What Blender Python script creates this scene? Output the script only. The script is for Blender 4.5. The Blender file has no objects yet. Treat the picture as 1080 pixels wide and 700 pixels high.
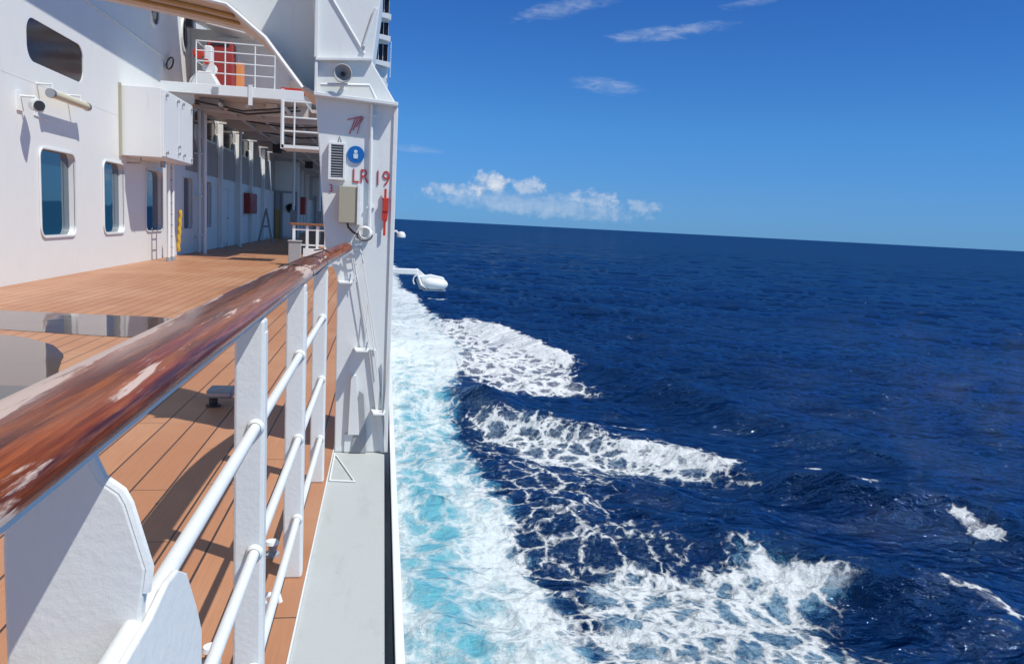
import bpy, math, random
import numpy as np
from mathutils import Vector, Matrix

random.seed(7)
scene = bpy.context.scene
R = math.radians

# ------------------------------------------------------------------ camera
F, CX, CY, W0, H0 = 850.0, 405.0, 230.0, 1080.0, 700.0
ROLL = R(2.95)
vx, vy = CX - W0/2, CY - H0/2
ca = vx*math.cos(ROLL) + vy*math.sin(ROLL)
cb = -vx*math.sin(ROLL) + vy*math.cos(ROLL)
pitch = math.atan2(-cb, F)
up_c = Vector((0, -math.cos(pitch), -math.sin(pitch)))
y_c = Vector((ca, cb, F)).normalized()
x_c = (-up_c).cross(y_c).normalized()
MW = Matrix((x_c, y_c, up_c))
cr, sr = math.cos(ROLL), math.sin(ROLL)
ix = MW @ Vector((cr, -sr, 0)); iy = MW @ Vector((sr, cr, 0)); iz = MW @ Vector((0, 0, 1))
rot = Matrix((ix, -iy, -iz)).transposed()
cam_d = bpy.data.cameras.new('camera')
cam = bpy.data.objects.new('camera', cam_d)
scene.collection.objects.link(cam)
cam.matrix_world = Matrix.Translation((0, 0, 1.35)) @ rot.to_4x4()
cam_d.lens = 36*F/W0
cam_d.sensor_width = 36
cam_d.clip_start = 0.05
cam_d.clip_end = 80000
scene.camera = cam

# ------------------------------------------------------------------ light
SUN = Vector((0.52, -0.40, 1.0)).normalized()
elev = math.asin(SUN.z); azim = math.atan2(SUN.x, SUN.y)
world = bpy.data.worlds.new("World"); scene.world = world
world.use_nodes = True
nt = world.node_tree; nt.nodes.clear()
def wn(t, **k):
    n = nt.nodes.new(t)
    for a, b in k.items(): setattr(n, a, b)
    return n
def wmath(op, a, b=None, c=None, clamp=False):
    n = wn('ShaderNodeMath', operation=op); n.use_clamp = clamp
    for i, v in enumerate((a, b, c)):
        if v is None: continue
        if isinstance(v, (int, float)): n.inputs[i].default_value = v
        else: nt.links.new(v, n.inputs[i])
    return n.outputs[0]
sky = wn('ShaderNodeTexSky', sky_type='NISHITA')
sky.sun_disc = False
sky.sun_elevation = elev; sky.sun_rotation = azim
sky.altitude = 0; sky.air_density = 1.0; sky.dust_density = 0.0; sky.ozone_density = 5.0
hs = wn('ShaderNodeHueSaturation')
hs.inputs['Hue'].default_value = 0.5; hs.inputs['Saturation'].default_value = 1.0; hs.inputs['Value'].default_value = 1.0
nt.links.new(sky.outputs[0], hs.inputs['Color'])
tc = wn('ShaderNodeTexCoord')
sep = wn('ShaderNodeSeparateXYZ'); nt.links.new(tc.outputs['Generated'], sep.inputs[0])
az = wmath('MULTIPLY', wmath('ARCTAN2', sep.outputs[0], sep.outputs[1]), 57.29578)
el = wmath('MULTIPLY', wmath('ARCSINE', sep.outputs[2]), 57.29578)
cmb = wn('ShaderNodeCombineXYZ'); nt.links.new(az, cmb.inputs[0]); nt.links.new(el, cmb.inputs[1])
def wnoise(sx, sy, scale, detail, rough=0.6, dist=0.0, rz=0.0):
    mp = wn('ShaderNodeMapping'); mp.inputs['Scale'].default_value = (sx, sy, 1); mp.inputs['Rotation'].default_value = (0, 0, rz)
    nt.links.new(cmb.outputs[0], mp.inputs[0])
    n = wn('ShaderNodeTexNoise'); n.inputs['Scale'].default_value = scale
    n.inputs['Detail'].default_value = detail; n.inputs['Roughness'].default_value = rough; n.inputs['Distortion'].default_value = dist
    nt.links.new(mp.outputs[0], n.inputs['Vector'])
    return n.outputs[0]
n_cum = wnoise(1, 1.1, 1.1, 8, 0.62)
n_wisp = wnoise(0.45, 2.0, 1.0, 9, 0.68, 0.9, R(10))
def cloud(caz, cel, ra, re, tilt, noise, gain, thr, dens):
    """soft patch of cloud centred on an azimuth / elevation in degrees"""
    t = R(tilt)
    da = wmath('SUBTRACT', az, caz); de = wmath('SUBTRACT', el, cel)
    u = wmath('ADD', wmath('MULTIPLY', da, math.cos(t)/ra), wmath('MULTIPLY', de, math.sin(t)/ra))
    v = wmath('ADD', wmath('MULTIPLY', da, -math.sin(t)/re), wmath('MULTIPLY', de, math.cos(t)/re))
    d = wmath('ADD', wmath('MULTIPLY', u, u), wmath('MULTIPLY', v, v))
    g = wmath('SUBTRACT', 1.0, d)                                   # 1 centre, 0 rim
    s = wmath('ADD', g, wmath('MULTIPLY', wmath('SUBTRACT', noise, 0.5), gain))
    m = wn('ShaderNodeMapRange', interpolation_type='SMOOTHSTEP')
    nt.links.new(s, m.inputs[0]); m.inputs[1].default_value = thr; m.inputs[2].default_value = thr + (0.9 if noise == n_cum else 1.7)
    m.inputs[3].default_value = 0; m.inputs[4].default_value = dens
    return m.outputs[0]
cl = [cloud(7.2, 2.75, 1.7, 1.05, 0, n_cum, 3.0, 0.1, 0.78), cloud(10.0, 2.6, 1.5, 0.85, 0, n_cum, 3.0, 0.1, 0.55),
      cloud(4.4, 2.2, 2.4, 0.55, 3, n_cum, 3.0, 0.1, 0.5), cloud(14.6, 2.0, 2.2, 0.85, -4, n_cum, 3.0, 0.15, 0.45),
      cloud(18.0, 1.7, 2.2, 0.6, -4, n_cum, 3.0, 0.2, 0.32), cloud(10.5, 1.5, 9.0, 1.0, -3, n_cum, 2.2, 0.0, 0.30),
      cloud(19.0, 13.1, 5.0, 0.55, 7, n_wisp, 3.0, 0.1, 0.42), cloud(15.0, 9.6, 3.0, 0.65, -4, n_wisp, 2.6, 0.1, 0.36),
      cloud(12.0, 14.5, 4.4, 0.7, 12, n_wisp, 3.0, 0.1, 0.36), cloud(24.0, 14.9, 2.6, 0.45, 10, n_wisp, 3.0, 0.2, 0.28),
      cloud(2.3, 4.8, 2.0, 0.4, 0, n_wisp, 2.6, 0.2, 0.3)]
tot = cl[0]
for c_ in cl[1:]: tot = wmath('MAXIMUM', tot, c_)
rampn = wn('ShaderNodeValToRGB')          # clear deep-blue tropical air
rampn.color_ramp.elements[0].position = 0.0; rampn.color_ramp.elements[0].color = (.155,.41,1.0,1)
rampn.color_ramp.elements[1].position = 1.0; rampn.color_ramp.elements[1].color = (.86,.96,.92,1)
for p_, c_ in ((.055,(.20,.445,.92,1)), (.15,(.225,.525,.91,1)), (.34,(.18,.465,.89,1)), (.6,(.58,.82,.92,1))):
    e_ = rampn.color_ramp.elements.new(p_); e_.color = c_
nt.links.new(wmath('DIVIDE', el, 45.0, clamp=True), rampn.inputs[0])
tint = wn('ShaderNodeMix', data_type='RGBA', blend_type='MULTIPLY'); tint.inputs[0].default_value = 1.0
nt.links.new(hs.outputs[0], tint.inputs[6]); nt.links.new(rampn.outputs[0], tint.inputs[7])
mixc = wn('ShaderNodeMix', data_type='RGBA')
nt.links.new(tot, mixc.inputs[0]); nt.links.new(tint.outputs[2], mixc.inputs[6])
shade = wn('ShaderNodeMix', data_type='RGBA'); nt.links.new(wmath('MULTIPLY', wmath('SUBTRACT', n_cum, .38), 3.2, clamp=True), shade.inputs[0])
shade.inputs[6].default_value = (3.6, 4.6, 6.0, 1); shade.inputs[7].default_value = (7.4, 7.5, 7.7, 1); nt.links.new(shade.outputs[2], mixc.inputs[7])
bg = wn('ShaderNodeBackground'); bg.inputs['Strength'].default_value = 0.115
nt.links.new(mixc.outputs[2], bg.inputs['Color'])
wo = wn('ShaderNodeOutputWorld'); nt.links.new(bg.outputs[0], wo.inputs[0])

sd = bpy.data.lights.new('sun', 'SUN'); sd.energy = 4.4; sd.angle = R(0.53); sd.color = (1.0, 0.975, 0.92)
so = bpy.data.objects.new('sun', sd); scene.collection.objects.link(so)
so.rotation_euler = SUN.to_track_quat('Z', 'Y').to_euler()

scene.view_settings.view_transform = 'Standard'
scene.view_settings.look = 'None'
scene.view_settings.exposure = 0.0
scene.view_settings.gamma = 1.0
scene.render.engine = 'CYCLES'
scene.cycles.max_bounces = 8

# ------------------------------------------------------------------ helpers
C = scene.collection
class MB:
    """collects boxes, tubes, plates; build() links them as one mesh"""
    def __init__(s): s.v = []; s.f = []; s.sm = []
    def add(s, vs, fs, smooth=False):
        o = len(s.v); s.v += [tuple(v) for v in vs]; s.f += [tuple(o+i for i in f) for f in fs]; s.sm += [smooth]*len(fs); return s
    def box(s, x0, x1, y0, y1, z0, z1):
        vs = [(x, y, z) for z in (z0, z1) for y in (y0, y1) for x in (x0, x1)]
        return s.add(vs, [(0,2,3,1),(4,5,7,6),(0,1,5,4),(2,6,7,3),(0,4,6,2),(1,3,7,5)])
    def tube(s, pts, r, n=10, cap=True):
        pts = [Vector(p) for p in pts]; rr = r if isinstance(r, (list, tuple)) else [r]*len(pts)
        vs = []; prev = None
        for i, p in enumerate(pts):
            d = (pts[min(i+1, len(pts)-1)] - pts[max(i-1, 0)]).normalized()
            a = d.cross(Vector((0, 0, 1)) if abs(d.z) < .9 else Vector((1, 0, 0))) if prev is None else prev - d*prev.dot(d)
            a.normalize(); b = d.cross(a); prev = a
            for k in range(n):
                t = 2*math.pi*k/n; vs.append(p + (a*math.cos(t) + b*math.sin(t))*rr[i])
        fs = [(i*n+k, i*n+(k+1) % n, (i+1)*n+(k+1) % n, (i+1)*n+k) for i in range(len(pts)-1) for k in range(n)]
        s.add(vs, fs, True)
        if cap:
            s.add(vs[:n], [tuple(range(n-1, -1, -1))]); s.add(vs[-n:], [tuple(range(n))])
        return s
    def prism(s, poly, axis, a0, a1):
        """poly in the two other axes (order xyz minus axis), extruded a0..a1 along axis"""
        def P(p, a):
            if axis == 'x': return (a, p[0], p[1])
            if axis == 'y': return (p[0], a, p[1])
            return (p[0], p[1], a)
        n = len(poly); vs = [P(p, a0) for p in poly] + [P(p, a1) for p in poly]
        fs = [tuple(range(n)), tuple(range(2*n-1, n-1, -1))] + [(i, i+n, (i+1) % n+n, (i+1) % n) for i in range(n)]
        return s.add(vs, fs)
    def lathe(s, prof, c, axis='z', n=20):
        """prof: (r, h) pairs revolved round axis through c"""
        vs = []
        for r, h in prof:
            for k in range(n):
                t = 2*math.pi*k/n; a, b = r*math.cos(t), r*math.sin(t)
                p = {'z': (a, b, h), 'y': (a, h, b), 'x': (h, a, b)}[axis]
                vs.append((c[0]+p[0], c[1]+p[1], c[2]+p[2]))
        fs = [(i*n+k, i*n+(k+1) % n, (i+1)*n+(k+1) % n, (i+1)*n+k) for i in range(len(prof)-1) for k in range(n)]
        return s.add(vs, fs, True)
    def build(s, name, m, parent=None, bevel=0, seg=2):
        import bmesh
        me = bpy.data.meshes.new(name); me.from_pydata(s.v, [], s.f)
        me.polygons.foreach_set('use_smooth', s.sm)
        bm = bmesh.new(); bm.from_mesh(me); bmesh.ops.recalc_face_normals(bm, faces=bm.faces); bm.to_mesh(me); bm.free()
        if any(s.sm): me.set_sharp_from_angle(angle=R(42))
        me.materials.append(m)
        o = bpy.data.objects.new(name, me); C.objects.link(o)
        if parent is not None: o.parent = parent; o.matrix_parent_inverse = Matrix.Translation(-parent.location)
        if bevel:
            b = o.modifiers.new('bevel', 'BEVEL'); b.width = bevel; b.segments = seg; b.limit_method = 'ANGLE'; b.angle_limit = R(35)
        return o
def tag(o, label=None, cat=None, group=None, kind=None):
    if label: o['label'] = label
    if cat: o['category'] = cat
    if group: o['group'] = group
    if kind: o['kind'] = kind
    return o
def thing(name, label, cat, loc, group=None):
    o = bpy.data.objects.new(name, None); C.objects.link(o); o.location = loc; o.empty_display_size = .2
    return tag(o, label, cat, group)
def copy_tree(o, loc):
    d = Vector(loc) - o.location
    r = o.copy(); C.objects.link(r); r.location = loc
    for ch in list(o.children):
        c = ch.copy(); C.objects.link(c); c.parent = r
        for g in list(ch.children):
            e = g.copy(); C.objects.link(e); e.parent = c
    return r

# ------------------------------------------------------------------ materials
def mat(name, base=(.8,.8,.8), rough=.5, metal=0, coat=0, spec=.5):
    m = bpy.data.materials.new(name); m.use_nodes = True
    b = m.node_tree.nodes['Principled BSDF']
    b.inputs['Base Color'].default_value = (*base, 1); b.inputs['Roughness'].default_value = rough
    b.inputs['Metallic'].default_value = metal; b.inputs['Coat Weight'].default_value = coat
    b.inputs['Specular IOR Level'].default_value = spec
    return m
class NG:
    def __init__(s, m): s.m = m; s.t = m.node_tree; s.b = s.t.nodes['Principled BSDF']; s.g = s.t.nodes.new('ShaderNodeNewGeometry')
    def n(s, t, **k):
        x = s.t.nodes.new(t)
        for a, b in k.items(): setattr(x, a, b)
        return x
    def put(s, sock, v):
        if isinstance(v, (int, float, tuple)):
            sock.default_value = v if not isinstance(v, tuple) or len(v) == 4 or sock.type == 'VECTOR' else (*v, 1)
        else: s.t.links.new(v, sock)
    def math(s, op, a, b=None, c=None, clamp=False):
        x = s.n('ShaderNodeMath', operation=op); x.use_clamp = clamp
        for i, v in enumerate((a, b, c)):
            if v is not None: s.put(x.inputs[i], v)
        return x.outputs[0]
    def pos(s, scale=(1,1,1), rot=(0,0,0), src=None):
        mp = s.n('ShaderNodeMapping'); mp.inputs['Scale'].default_value = scale; mp.inputs['Rotation'].default_value = rot
        s.t.links.new(src or s.g.outputs['Position'], mp.inputs[0]); return mp.outputs[0]
    def noise(s, vec, scale, detail=4, rough=.55, dist=0, col=False):
        x = s.n('ShaderNodeTexNoise'); s.t.links.new(vec, x.inputs['Vector'])
        x.inputs['Scale'].default_value = scale; x.inputs['Detail'].default_value = detail
        x.inputs['Roughness'].default_value = rough; x.inputs['Distortion'].default_value = dist
        return x.outputs[1 if col else 0]
    def ramp(s, v, lo, hi, a=0., b=1., smooth=True):
        x = s.n('ShaderNodeMapRange', interpolation_type='SMOOTHSTEP' if smooth else 'LINEAR')
        s.put(x.inputs[0], v); s.put(x.inputs[1], lo); s.put(x.inputs[2], hi); s.put(x.inputs[3], a); s.put(x.inputs[4], b); return x.outputs[0]
    def mix(s, f, a, b):
        x = s.n('ShaderNodeMix', data_type='RGBA'); s.put(x.inputs[0], f); s.put(x.inputs[6], a); s.put(x.inputs[7], b); return x.outputs[2]
    def bump(s, h, strength=.5, dist=.01, nrm=None):
        x = s.n('ShaderNodeBump'); s.put(x.inputs['Height'], h); x.inputs['Strength'].default_value = strength; x.inputs['Distance'].default_value = dist
        if nrm is not None: s.t.links.new(nrm, x.inputs['Normal'])
        return x.outputs[0]
    def set(s, **k):
        for a, v in k.items(): s.put(s.b.inputs[a.replace('_', ' ')], v)

def paint(name, col=(.80,.80,.79), rough=.38, bumpy=.3, rust=.0, bscale=40):
    m = mat(name, col, rough); g = NG(m)
    g.b.inputs['Specular IOR Level'].default_value = .3
    p = g.pos()
    n1 = g.noise(p, 1.1, 5, .6); n2 = g.noise(p, bscale, 3, .6); n3 = g.noise(g.pos((6,6,.8)), 1.6, 5, .7)
    c = g.mix(g.ramp(n1, .35, .75, 0, .35), col, tuple(x*k for x, k in zip(col, (.90,.90,.89))))
    c = g.mix(g.ramp(n3, .56, .80, 0, .30), c, tuple(x*k for x, k in zip(col, (.72,.67,.58))))
    if rust:
        n4 = g.noise(g.pos((3,3,1.2)), 5, 6, .75)
        c = g.mix(g.ramp(n4, .72-rust*.12, .80-rust*.1, 0, .85), c, (.30,.12,.05))
    g.set(Base_Color=c, Roughness=g.ramp(n1, .3, .7, rough-.06, rough+.12), Normal=g.bump(g.math('ADD', n2, g.math('MULTIPLY', n1, 3.0)), bumpy, .0035))
    return m
M = {}
M['white'] = paint('white_paint', (.78,.795,.78), .36, .5)
M['wall'] = paint('wall_paint', (.79,.79,.745), .42, .35, bscale=14)
M['rail'] = paint('rail_paint', (.72,.74,.725), .45, .28, bscale=75)
M['frame'] = paint('frame_paint', (.73,.75,.735), .38, .22, rust=.12, bscale=30)
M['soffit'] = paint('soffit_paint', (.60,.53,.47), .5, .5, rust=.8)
M['gutter'] = paint('waterway_paint', (.46,.485,.475), .5, .4, bscale=60)
def grime(m, amount=.5):
    g = NG(m); old = g.b.inputs['Base Color'].links[0].from_socket
    a = g.noise(g.pos((5, 1.0, 5)), 1.8, 6, .7); b = g.noise(g.pos((1, 1, 1)), 9, 5, .75)
    c = g.mix(g.ramp(a, .50, .74, 0, amount), old, (.36,.355,.325))
    c = g.mix(g.ramp(b, .66, .72, 0, .55), c, (.30,.24,.18))
    g.t.links.new(c, g.b.inputs['Base Color'])
grime(M['gutter'], .45)
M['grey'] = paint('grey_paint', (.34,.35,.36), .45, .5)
M['khaki'] = paint('khaki_paint', (.40,.37,.27), .5, .4)
M['dark'] = mat('dark_plastic', (.03,.03,.035), .45)
M['steel'] = mat('steel', (.45,.45,.46), .35, .9)
M['rope'] = paint('white_rope', (.72,.72,.70), .8, .4)
M['red'] = paint('red_paint', (.55,.05,.03), .4, .3)
M['darkred'] = paint('dark_red_paint', (.36,.05,.045), .45, .3)
M['redmark'] = mat('red_lettering', (.48,.04,.04), .5)
M['blue'] = mat('blue_sign', (.01,.13,.42), .35)
M['yellow'] = paint('yellow_paint', (.62,.40,.05), .5, .3)
M['orange'] = paint('orange_paint', (.72,.27,.10), .4, .3)
M['brownwood'] = paint('brown_wood', (.26,.11,.05), .5, .5)
M['strip'] = paint('warm_shade_paint', (.42,.345,.30), .55, .4, rust=.7)  # brown holds the wall's shade and warm deck bounce, plus rust spots
M['ochre'] = paint('ochre_plank_bounce', (.40,.26,.10), .45, .4)
M['lampglass'] = mat('lamp_glass', (.62,.56,.36), .25)
M['black'] = mat('black_rubber', (.02,.02,.02), .6)

def glass(name, base, ior, rough=.03):
    m = mat(name, base, rough); g = NG(m)
    n = g.noise(g.pos((1,1,1)), 1.3, 2, .5)
    g.b.inputs['IOR'].default_value = ior
    g.set(Normal=g.bump(n, .25, .01))
    return m
M['glass'] = glass('window_glass', (.012,.06,.10), 2.3)
M['darkglass'] = glass('tinted_glass', (.018,.013,.012), 1.35, .12)
M['wet'] = glass('standing_water', (.12,.075,.055), 1.6, .05)

def plank_deck():
    m = mat('teak_deck', (.42,.2,.1), .55); g = NG(m)
    sx = g.n('ShaderNodeSeparateXYZ'); g.t.links.new(g.g.outputs['Position'], sx.inputs[0])
    pw = .165
    u = g.math('DIVIDE', sx.outputs[0], pw)
    fr = g.math('FRACT', g.math('ADD', u, 100.0)); idx = g.math('FLOOR', g.math('ADD', u, 100.0))
    wnz = g.n('ShaderNodeTexWhiteNoise', noise_dimensions='1D'); g.t.links.new(idx, wnz.inputs['W'])
    yy = g.math('ADD', g.math('DIVIDE', sx.outputs[1], 2.7), g.math('MULTIPLY', wnz.outputs['Value'], 7.0))
    fy = g.math('FRACT', g.math('ADD', yy, 50.0)); iy_ = g.math('FLOOR', g.math('ADD', yy, 50.0))
    edge = g.math('MINIMUM', fr, g.math('SUBTRACT', 1.0, fr))
    seam = g.ramp(edge, .020, .038, 1, 0)
    ey = g.math('MINIMUM', fy, g.math('SUBTRACT', 1.0, fy))
    butt = g.ramp(ey, .0009, .0016, 1, 0)
    sm = g.math('MAXIMUM', seam, butt)
    w2 = g.n('ShaderNodeTexWhiteNoise', noise_dimensions='2D')
    cx = g.n('ShaderNodeCombineXYZ'); g.t.links.new(idx, cx.inputs[0]); g.t.links.new(iy_, cx.inputs[1]); g.t.links.new(cx.outputs[0], w2.inputs['Vector'])
    grain = g.noise(g.pos((30, 1.0, 30)), 3, 6, .65)
    big = g.noise(g.pos(), .5, 5, .6)
    c = g.mix(w2.outputs['Value'], (.42,.185,.088), (.49,.235,.118))
    c = g.mix(g.ramp(grain, .35, .7, 0, .45), c, (.36,.15,.07))
    c = g.mix(g.ramp(big, .42, .70, 0, .55), c, (.54,.31,.18))
    c = g.mix(sm, c, (.05,.03,.022))
    wet = g.ramp(g.noise(g.pos((1.2,.45,1)), .55, 4, .6), .56, .64)
    g.set(Base_Color=c, Roughness=g.ramp(wet, 0, 1, .46, .30), Normal=g.bump(g.math('SUBTRACT', g.math('MULTIPLY', grain, .25), sm), .5, .004))
    return m
M['deck'] = plank_deck()

def rail_wood():
    m = mat('varnished_rail', (.25,.05,.02), .15); g = NG(m)
    streak = g.noise(g.pos((22, .55, 22)), 2.0, 8, .7, .15)
    fine = g.noise(g.pos((90, 3, 90)), 2.0, 4, .6)
    worn = g.noise(g.pos((14, 1.0, 14), (0,0,.05)), 1.3, 7, .66, .2)
    sx = g.n('ShaderNodeSeparateXYZ'); g.t.links.new(g.g.outputs['Position'], sx.inputs[0])
    worn = g.math('ADD', worn, g.ramp(sx.outputs[0], -.40, -.34, .075, -.05))
    c = g.mix(g.ramp(streak, .35, .66), (.28,.062,.013), (.06,.012,.005))
    c = g.mix(g.ramp(fine, .45, .7, 0, .5), c, (.42,.12,.03))
    mask = g.ramp(worn, .535, .575)
    c = g.mix(g.math('MULTIPLY', mask, .85), c, (.60,.47,.41))
    g.set(Base_Color=c, Roughness=g.ramp(mask, 0, 1, .12, .42), Normal=g.bump(g.math('ADD', streak, g.math('MULTIPLY', fine, .3)), .25, .004))
    g.b.inputs['Coat Weight'].default_value = .08
    g.b.inputs['Specular IOR Level'].default_value = .14
    g.t.links.new(g.ramp(mask, 0, 1, .06, .4), g.b.inputs['Coat Roughness'])
    return m
M['railwood'] = rail_wood()

# ------------------------------------------------------------------ sea
SEA = -14.65
def poly_sd(px, py, poly):
    """signed distance to polygon, positive inside"""
    P = np.array(poly, float); n = len(P); d = np.full(px.shape, 1e9); ins = np.zeros(px.shape, bool)
    for i in range(n):
        a, b = P[i], P[(i+1) % n]; e = b-a; wx, wy = px-a[0], py-a[1]
        t = np.clip((wx*e[0]+wy*e[1])/(e@e), 0, 1)
        d = np.minimum(d, np.hypot(wx-e[0]*t, wy-e[1]*t))
        cnd = ((a[1] > py) != (b[1] > py)) & (px < (b[0]-a[0])*(py-a[1])/(b[1]-a[1]+1e-12)+a[0]); ins ^= cnd
    return np.where(ins, d, -d)
def sstep(x, a, b):
    t = np.clip((x-a)/(b-a), 0, 1); return t*t*(3-2*t)
def vnoise(x, y, seed, octs=4):
    """cheap value noise for the mesh"""
    rs = np.random.RandomState(seed); T = rs.rand(256, 256); out = 0; amp = 1; tot = 0
    for o in range(octs):
        xi, yi = np.floor(x).astype(int), np.floor(y).astype(int); fx, fy = x-xi, y-yi
        fx = fx*fx*(3-2*fx); fy = fy*fy*(3-2*fy); a = T[xi % 256, yi % 256]; b = T[(xi+1) % 256, yi % 256]; c = T[xi % 256, (yi+1) % 256]; d = T[(xi+1) % 256, (yi+1) % 256]
        out = out + amp*(a*(1-fx)*(1-fy)+b*fx*(1-fy)+c*(1-fx)*fy+d*fx*fy); tot += amp; amp *= .5; x = x*2.03+17.3; y = y*2.03+5.1
    return out/tot
def seg_dist(px, py, pts):
    """distance to an open polyline and the position along it (0..1)"""
    P = np.array(pts, float); L = np.r_[0, np.cumsum(np.hypot(*np.diff(P, axis=0).T))]; best = np.full(px.shape, 1e9); al = np.zeros(px.shape); side = np.zeros(px.shape)
    for i in range(len(P)-1):
        a, b = P[i], P[i+1]; e = b-a; wx, wy = px-a[0], py-a[1]; t = np.clip((wx*e[0]+wy*e[1])/(e@e), 0, 1)
        d = np.hypot(wx-e[0]*t, wy-e[1]*t); m = d < best
        best = np.where(m, d, best); al = np.where(m, (L[i]+t*(L[i+1]-L[i]))/L[-1], al); side = np.where(m, np.sign(e[0]*wy-e[1]*wx), side)
    return best, al, side
def sea_mesh():
    rad = [2.0, 6.0, 10.0, 14.0, 17.0, 19.5, 21.5]; r = 23.0
    while r < 60000:
        rad.append(r); r += max(.11, r*r/15500*1.0) if r < 2500 else r*.28
    rad = np.array(rad)
    a = np.r_[np.arange(-180, -8, 4.0), np.arange(-8, -1.5, .5), np.arange(-1.5, 47, .085), np.arange(47, 60, .5), np.arange(60, 180, 4.0)]
    nr, na = len(rad), len(a)
    A, Rr = np.meshgrid(np.radians(a), rad)
    X = Rr*np.sin(A); Y = Rr*np.cos(A); Z = np.zeros_like(X)
    sp = np.maximum(.11, Rr**2/15500)
    rs = np.random.RandomState(3)
    DX = np.zeros_like(X); DY = np.zeros_like(X)
    wx_, wy_ = X + 4*vnoise(X/23, Y/23, 5, 2), Y + 4*vnoise(X/23+9, Y/23, 6, 2)
    amp_mod = .55 + .9*vnoise(X/30, Y/30, 8, 2)
    for i in range(84):
        lam = 1.0*(34/1.0)**(rs.rand()**1.5)
        th = R(25) + rs.normal()*.62          # travel direction, measured from +Y
        k = 2*math.pi/lam; am = .0103*lam**.68*(.4+rs.rand()*.9)
        kx, ky = k*math.sin(th), k*math.cos(th); ph = rs.rand()*6.283
        fade = 1 - sstep(sp*.55, lam*.5, lam*1.4)
        arg = kx*wx_+ky*wy_+ph; s_, c_ = np.sin(arg), np.cos(arg)
        Z += am*s_*fade*amp_mod
        q = 1.05*am*fade*amp_mod
        DX += q*c_*math.sin(th); DY += q*c_*math.cos(th)
    # diverging wake crests thrown out from the hull
    warp = 1.6*(vnoise(X/4.5, Y/4.5, 11, 3)-.5)
    crests = [([(5,142),(10,128),(15,124),(18.5,112),(21.5,97),(27,80),(33,66),(42,48)], 3.0, .95, .42),
              ([(6,75),(11,65),(17,58.6),(22.5,53.5),(25.5,49.5),(30,44.5),(35.5,40.5),(40,33)], 2.2, 1.15, .95),
              ([(7,44),(12,38.5),(17,38),(21,35.8),(23.5,33),(27,31),(31,27)], 2.0, .9, .8),
              ([(6,225),(14,190),(22,165),(34,130)], 4.5, .6, .5)]
    Wd = np.zeros_like(Z)
    for pts, w, h, l in crests:
        d, al, side = seg_dist(X, Y, pts); d = (d*side+warp*1.2)
        prof = np.where(d > 0, np.exp(-(d/(w*1.5))**2), np.exp(-(d/(w*.8))**2)) - .5*np.exp(-((d+w*1.9)/(w*1.3))**2)
        Z += h*prof*sstep(al, 0, .15)*(1-sstep(al, .78, 1))*(.7+.6*vnoise(X/5, Y/5, 31, 2)); Wd = np.maximum(Wd, prof)
    # ---- foam and aerated water
    n1 = vnoise(X/5.0, Y/7.0, 21, 5)-.5; n2 = vnoise(X/1.4, Y/1.8, 22, 4)-.5
    edge_y = [0, 20, 27, 35, 46, 62, 72, 90, 100, 122, 150, 172, 194, 400]
    edge_x = [7.6, 8.0, 7.9, 7.3, 6.4, 5.4, 6.4, 8.2, 10.6, 9.2, 7.4, 7.2, 4.2, 2.5]
    ex = np.interp(Y, edge_y, edge_x)
    sdA = np.where(Y > -60, ex - X + 2.6*n1 + 1.0*n2, -9)
    sdA = np.minimum(sdA, X+.6)
    dense = sstep(sdA, -2.0, 1.8)
    foam = dense*(.70 + .55*n1 + .20*np.exp(-((sdA-1.6)/1.3)**2) + .10*sstep(Y, 50, 110))
    # the turquoise core, thinner foam over it
    core = np.exp(-((X-(2.6+.02*(Y-30)))/(1.9+ .016*np.clip(Y, 0, 100)))**2)*(1-sstep(Y, 55, 110))
    aqua = np.clip(dense*(.62 + .6*core + .5*n2), 0, 1)
    foam = foam - dense*core*.50*(1+1.6*n1) - dense*.10*sstep(n1, -.05, .2)*(1-sstep(Y, 40, 90))
    def patch(poly, soft, lo, hi, wob=1.0):
        sd_ = poly_sd(X, Y, poly) + wob*(2.2*n1+.9*n2)
        return lo*sstep(sd_, -soft, soft*.6) + (hi-lo)*sstep(sd_, -.2*soft, soft)
    B = [(5,142),(9.8,128),(14.8,127.5),(18.2,117),(20.2,103),(22.6,91.5),(20.4,76.5),(15.4,75),(11.3,79),(7,92)]
    Cc = [(6.9,66),(12.3,64.5),(17.5,59),(22.4,54.6),(24.9,50.8),(21.2,48.2),(15,51.0),(9.9,52)]
    D = [(9.5,35.0),(12.5,36.6),(14.3,34.6),(16.4,35.0),(18.6,37.6),(21.2,35.2),(23.2,32.7),(20.0,31),(18.8,29.4),(20.4,27.2),(20.6,22),(7.2,22)]
    D2 = [(16,26.5),(21,28.5),(23.5,24),(21,19),(14,19)]
    mid = [(6.5,62),(11,55),(17,50),(14,42),(16,36),(8,30),(6.5,40)]
    foam = np.maximum(foam, patch(B, 2.4, .30, .50, 1.6))
    foam = np.maximum(foam, patch([(13,124),(18.6,117),(23,92),(21.8,90),(17.0,104),(12.5,119)], 1.0, .5, .84, .5))
    foam = np.maximum(foam, patch(Cc, 2.1, .22, .38, 1.3))
    foam = np.maximum(foam, patch([(18,57.5),(22.4,54.2),(25,50.8),(22.5,50.4),(17.5,54.6)], .9, .36, .62, .5))
    foam = np.maximum(foam, patch(mid, 2.6, .11, .235, 1.5))
    foam = np.maximum(foam, patch(D, 1.6, .27, .425, 1.2))
    foam = np.maximum(foam, patch([(18.2,36.4),(21,34.9),(23.1,32.6),(21.5,32.1),(18.5,34.2)], .6, .38, .60, .35))
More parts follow.
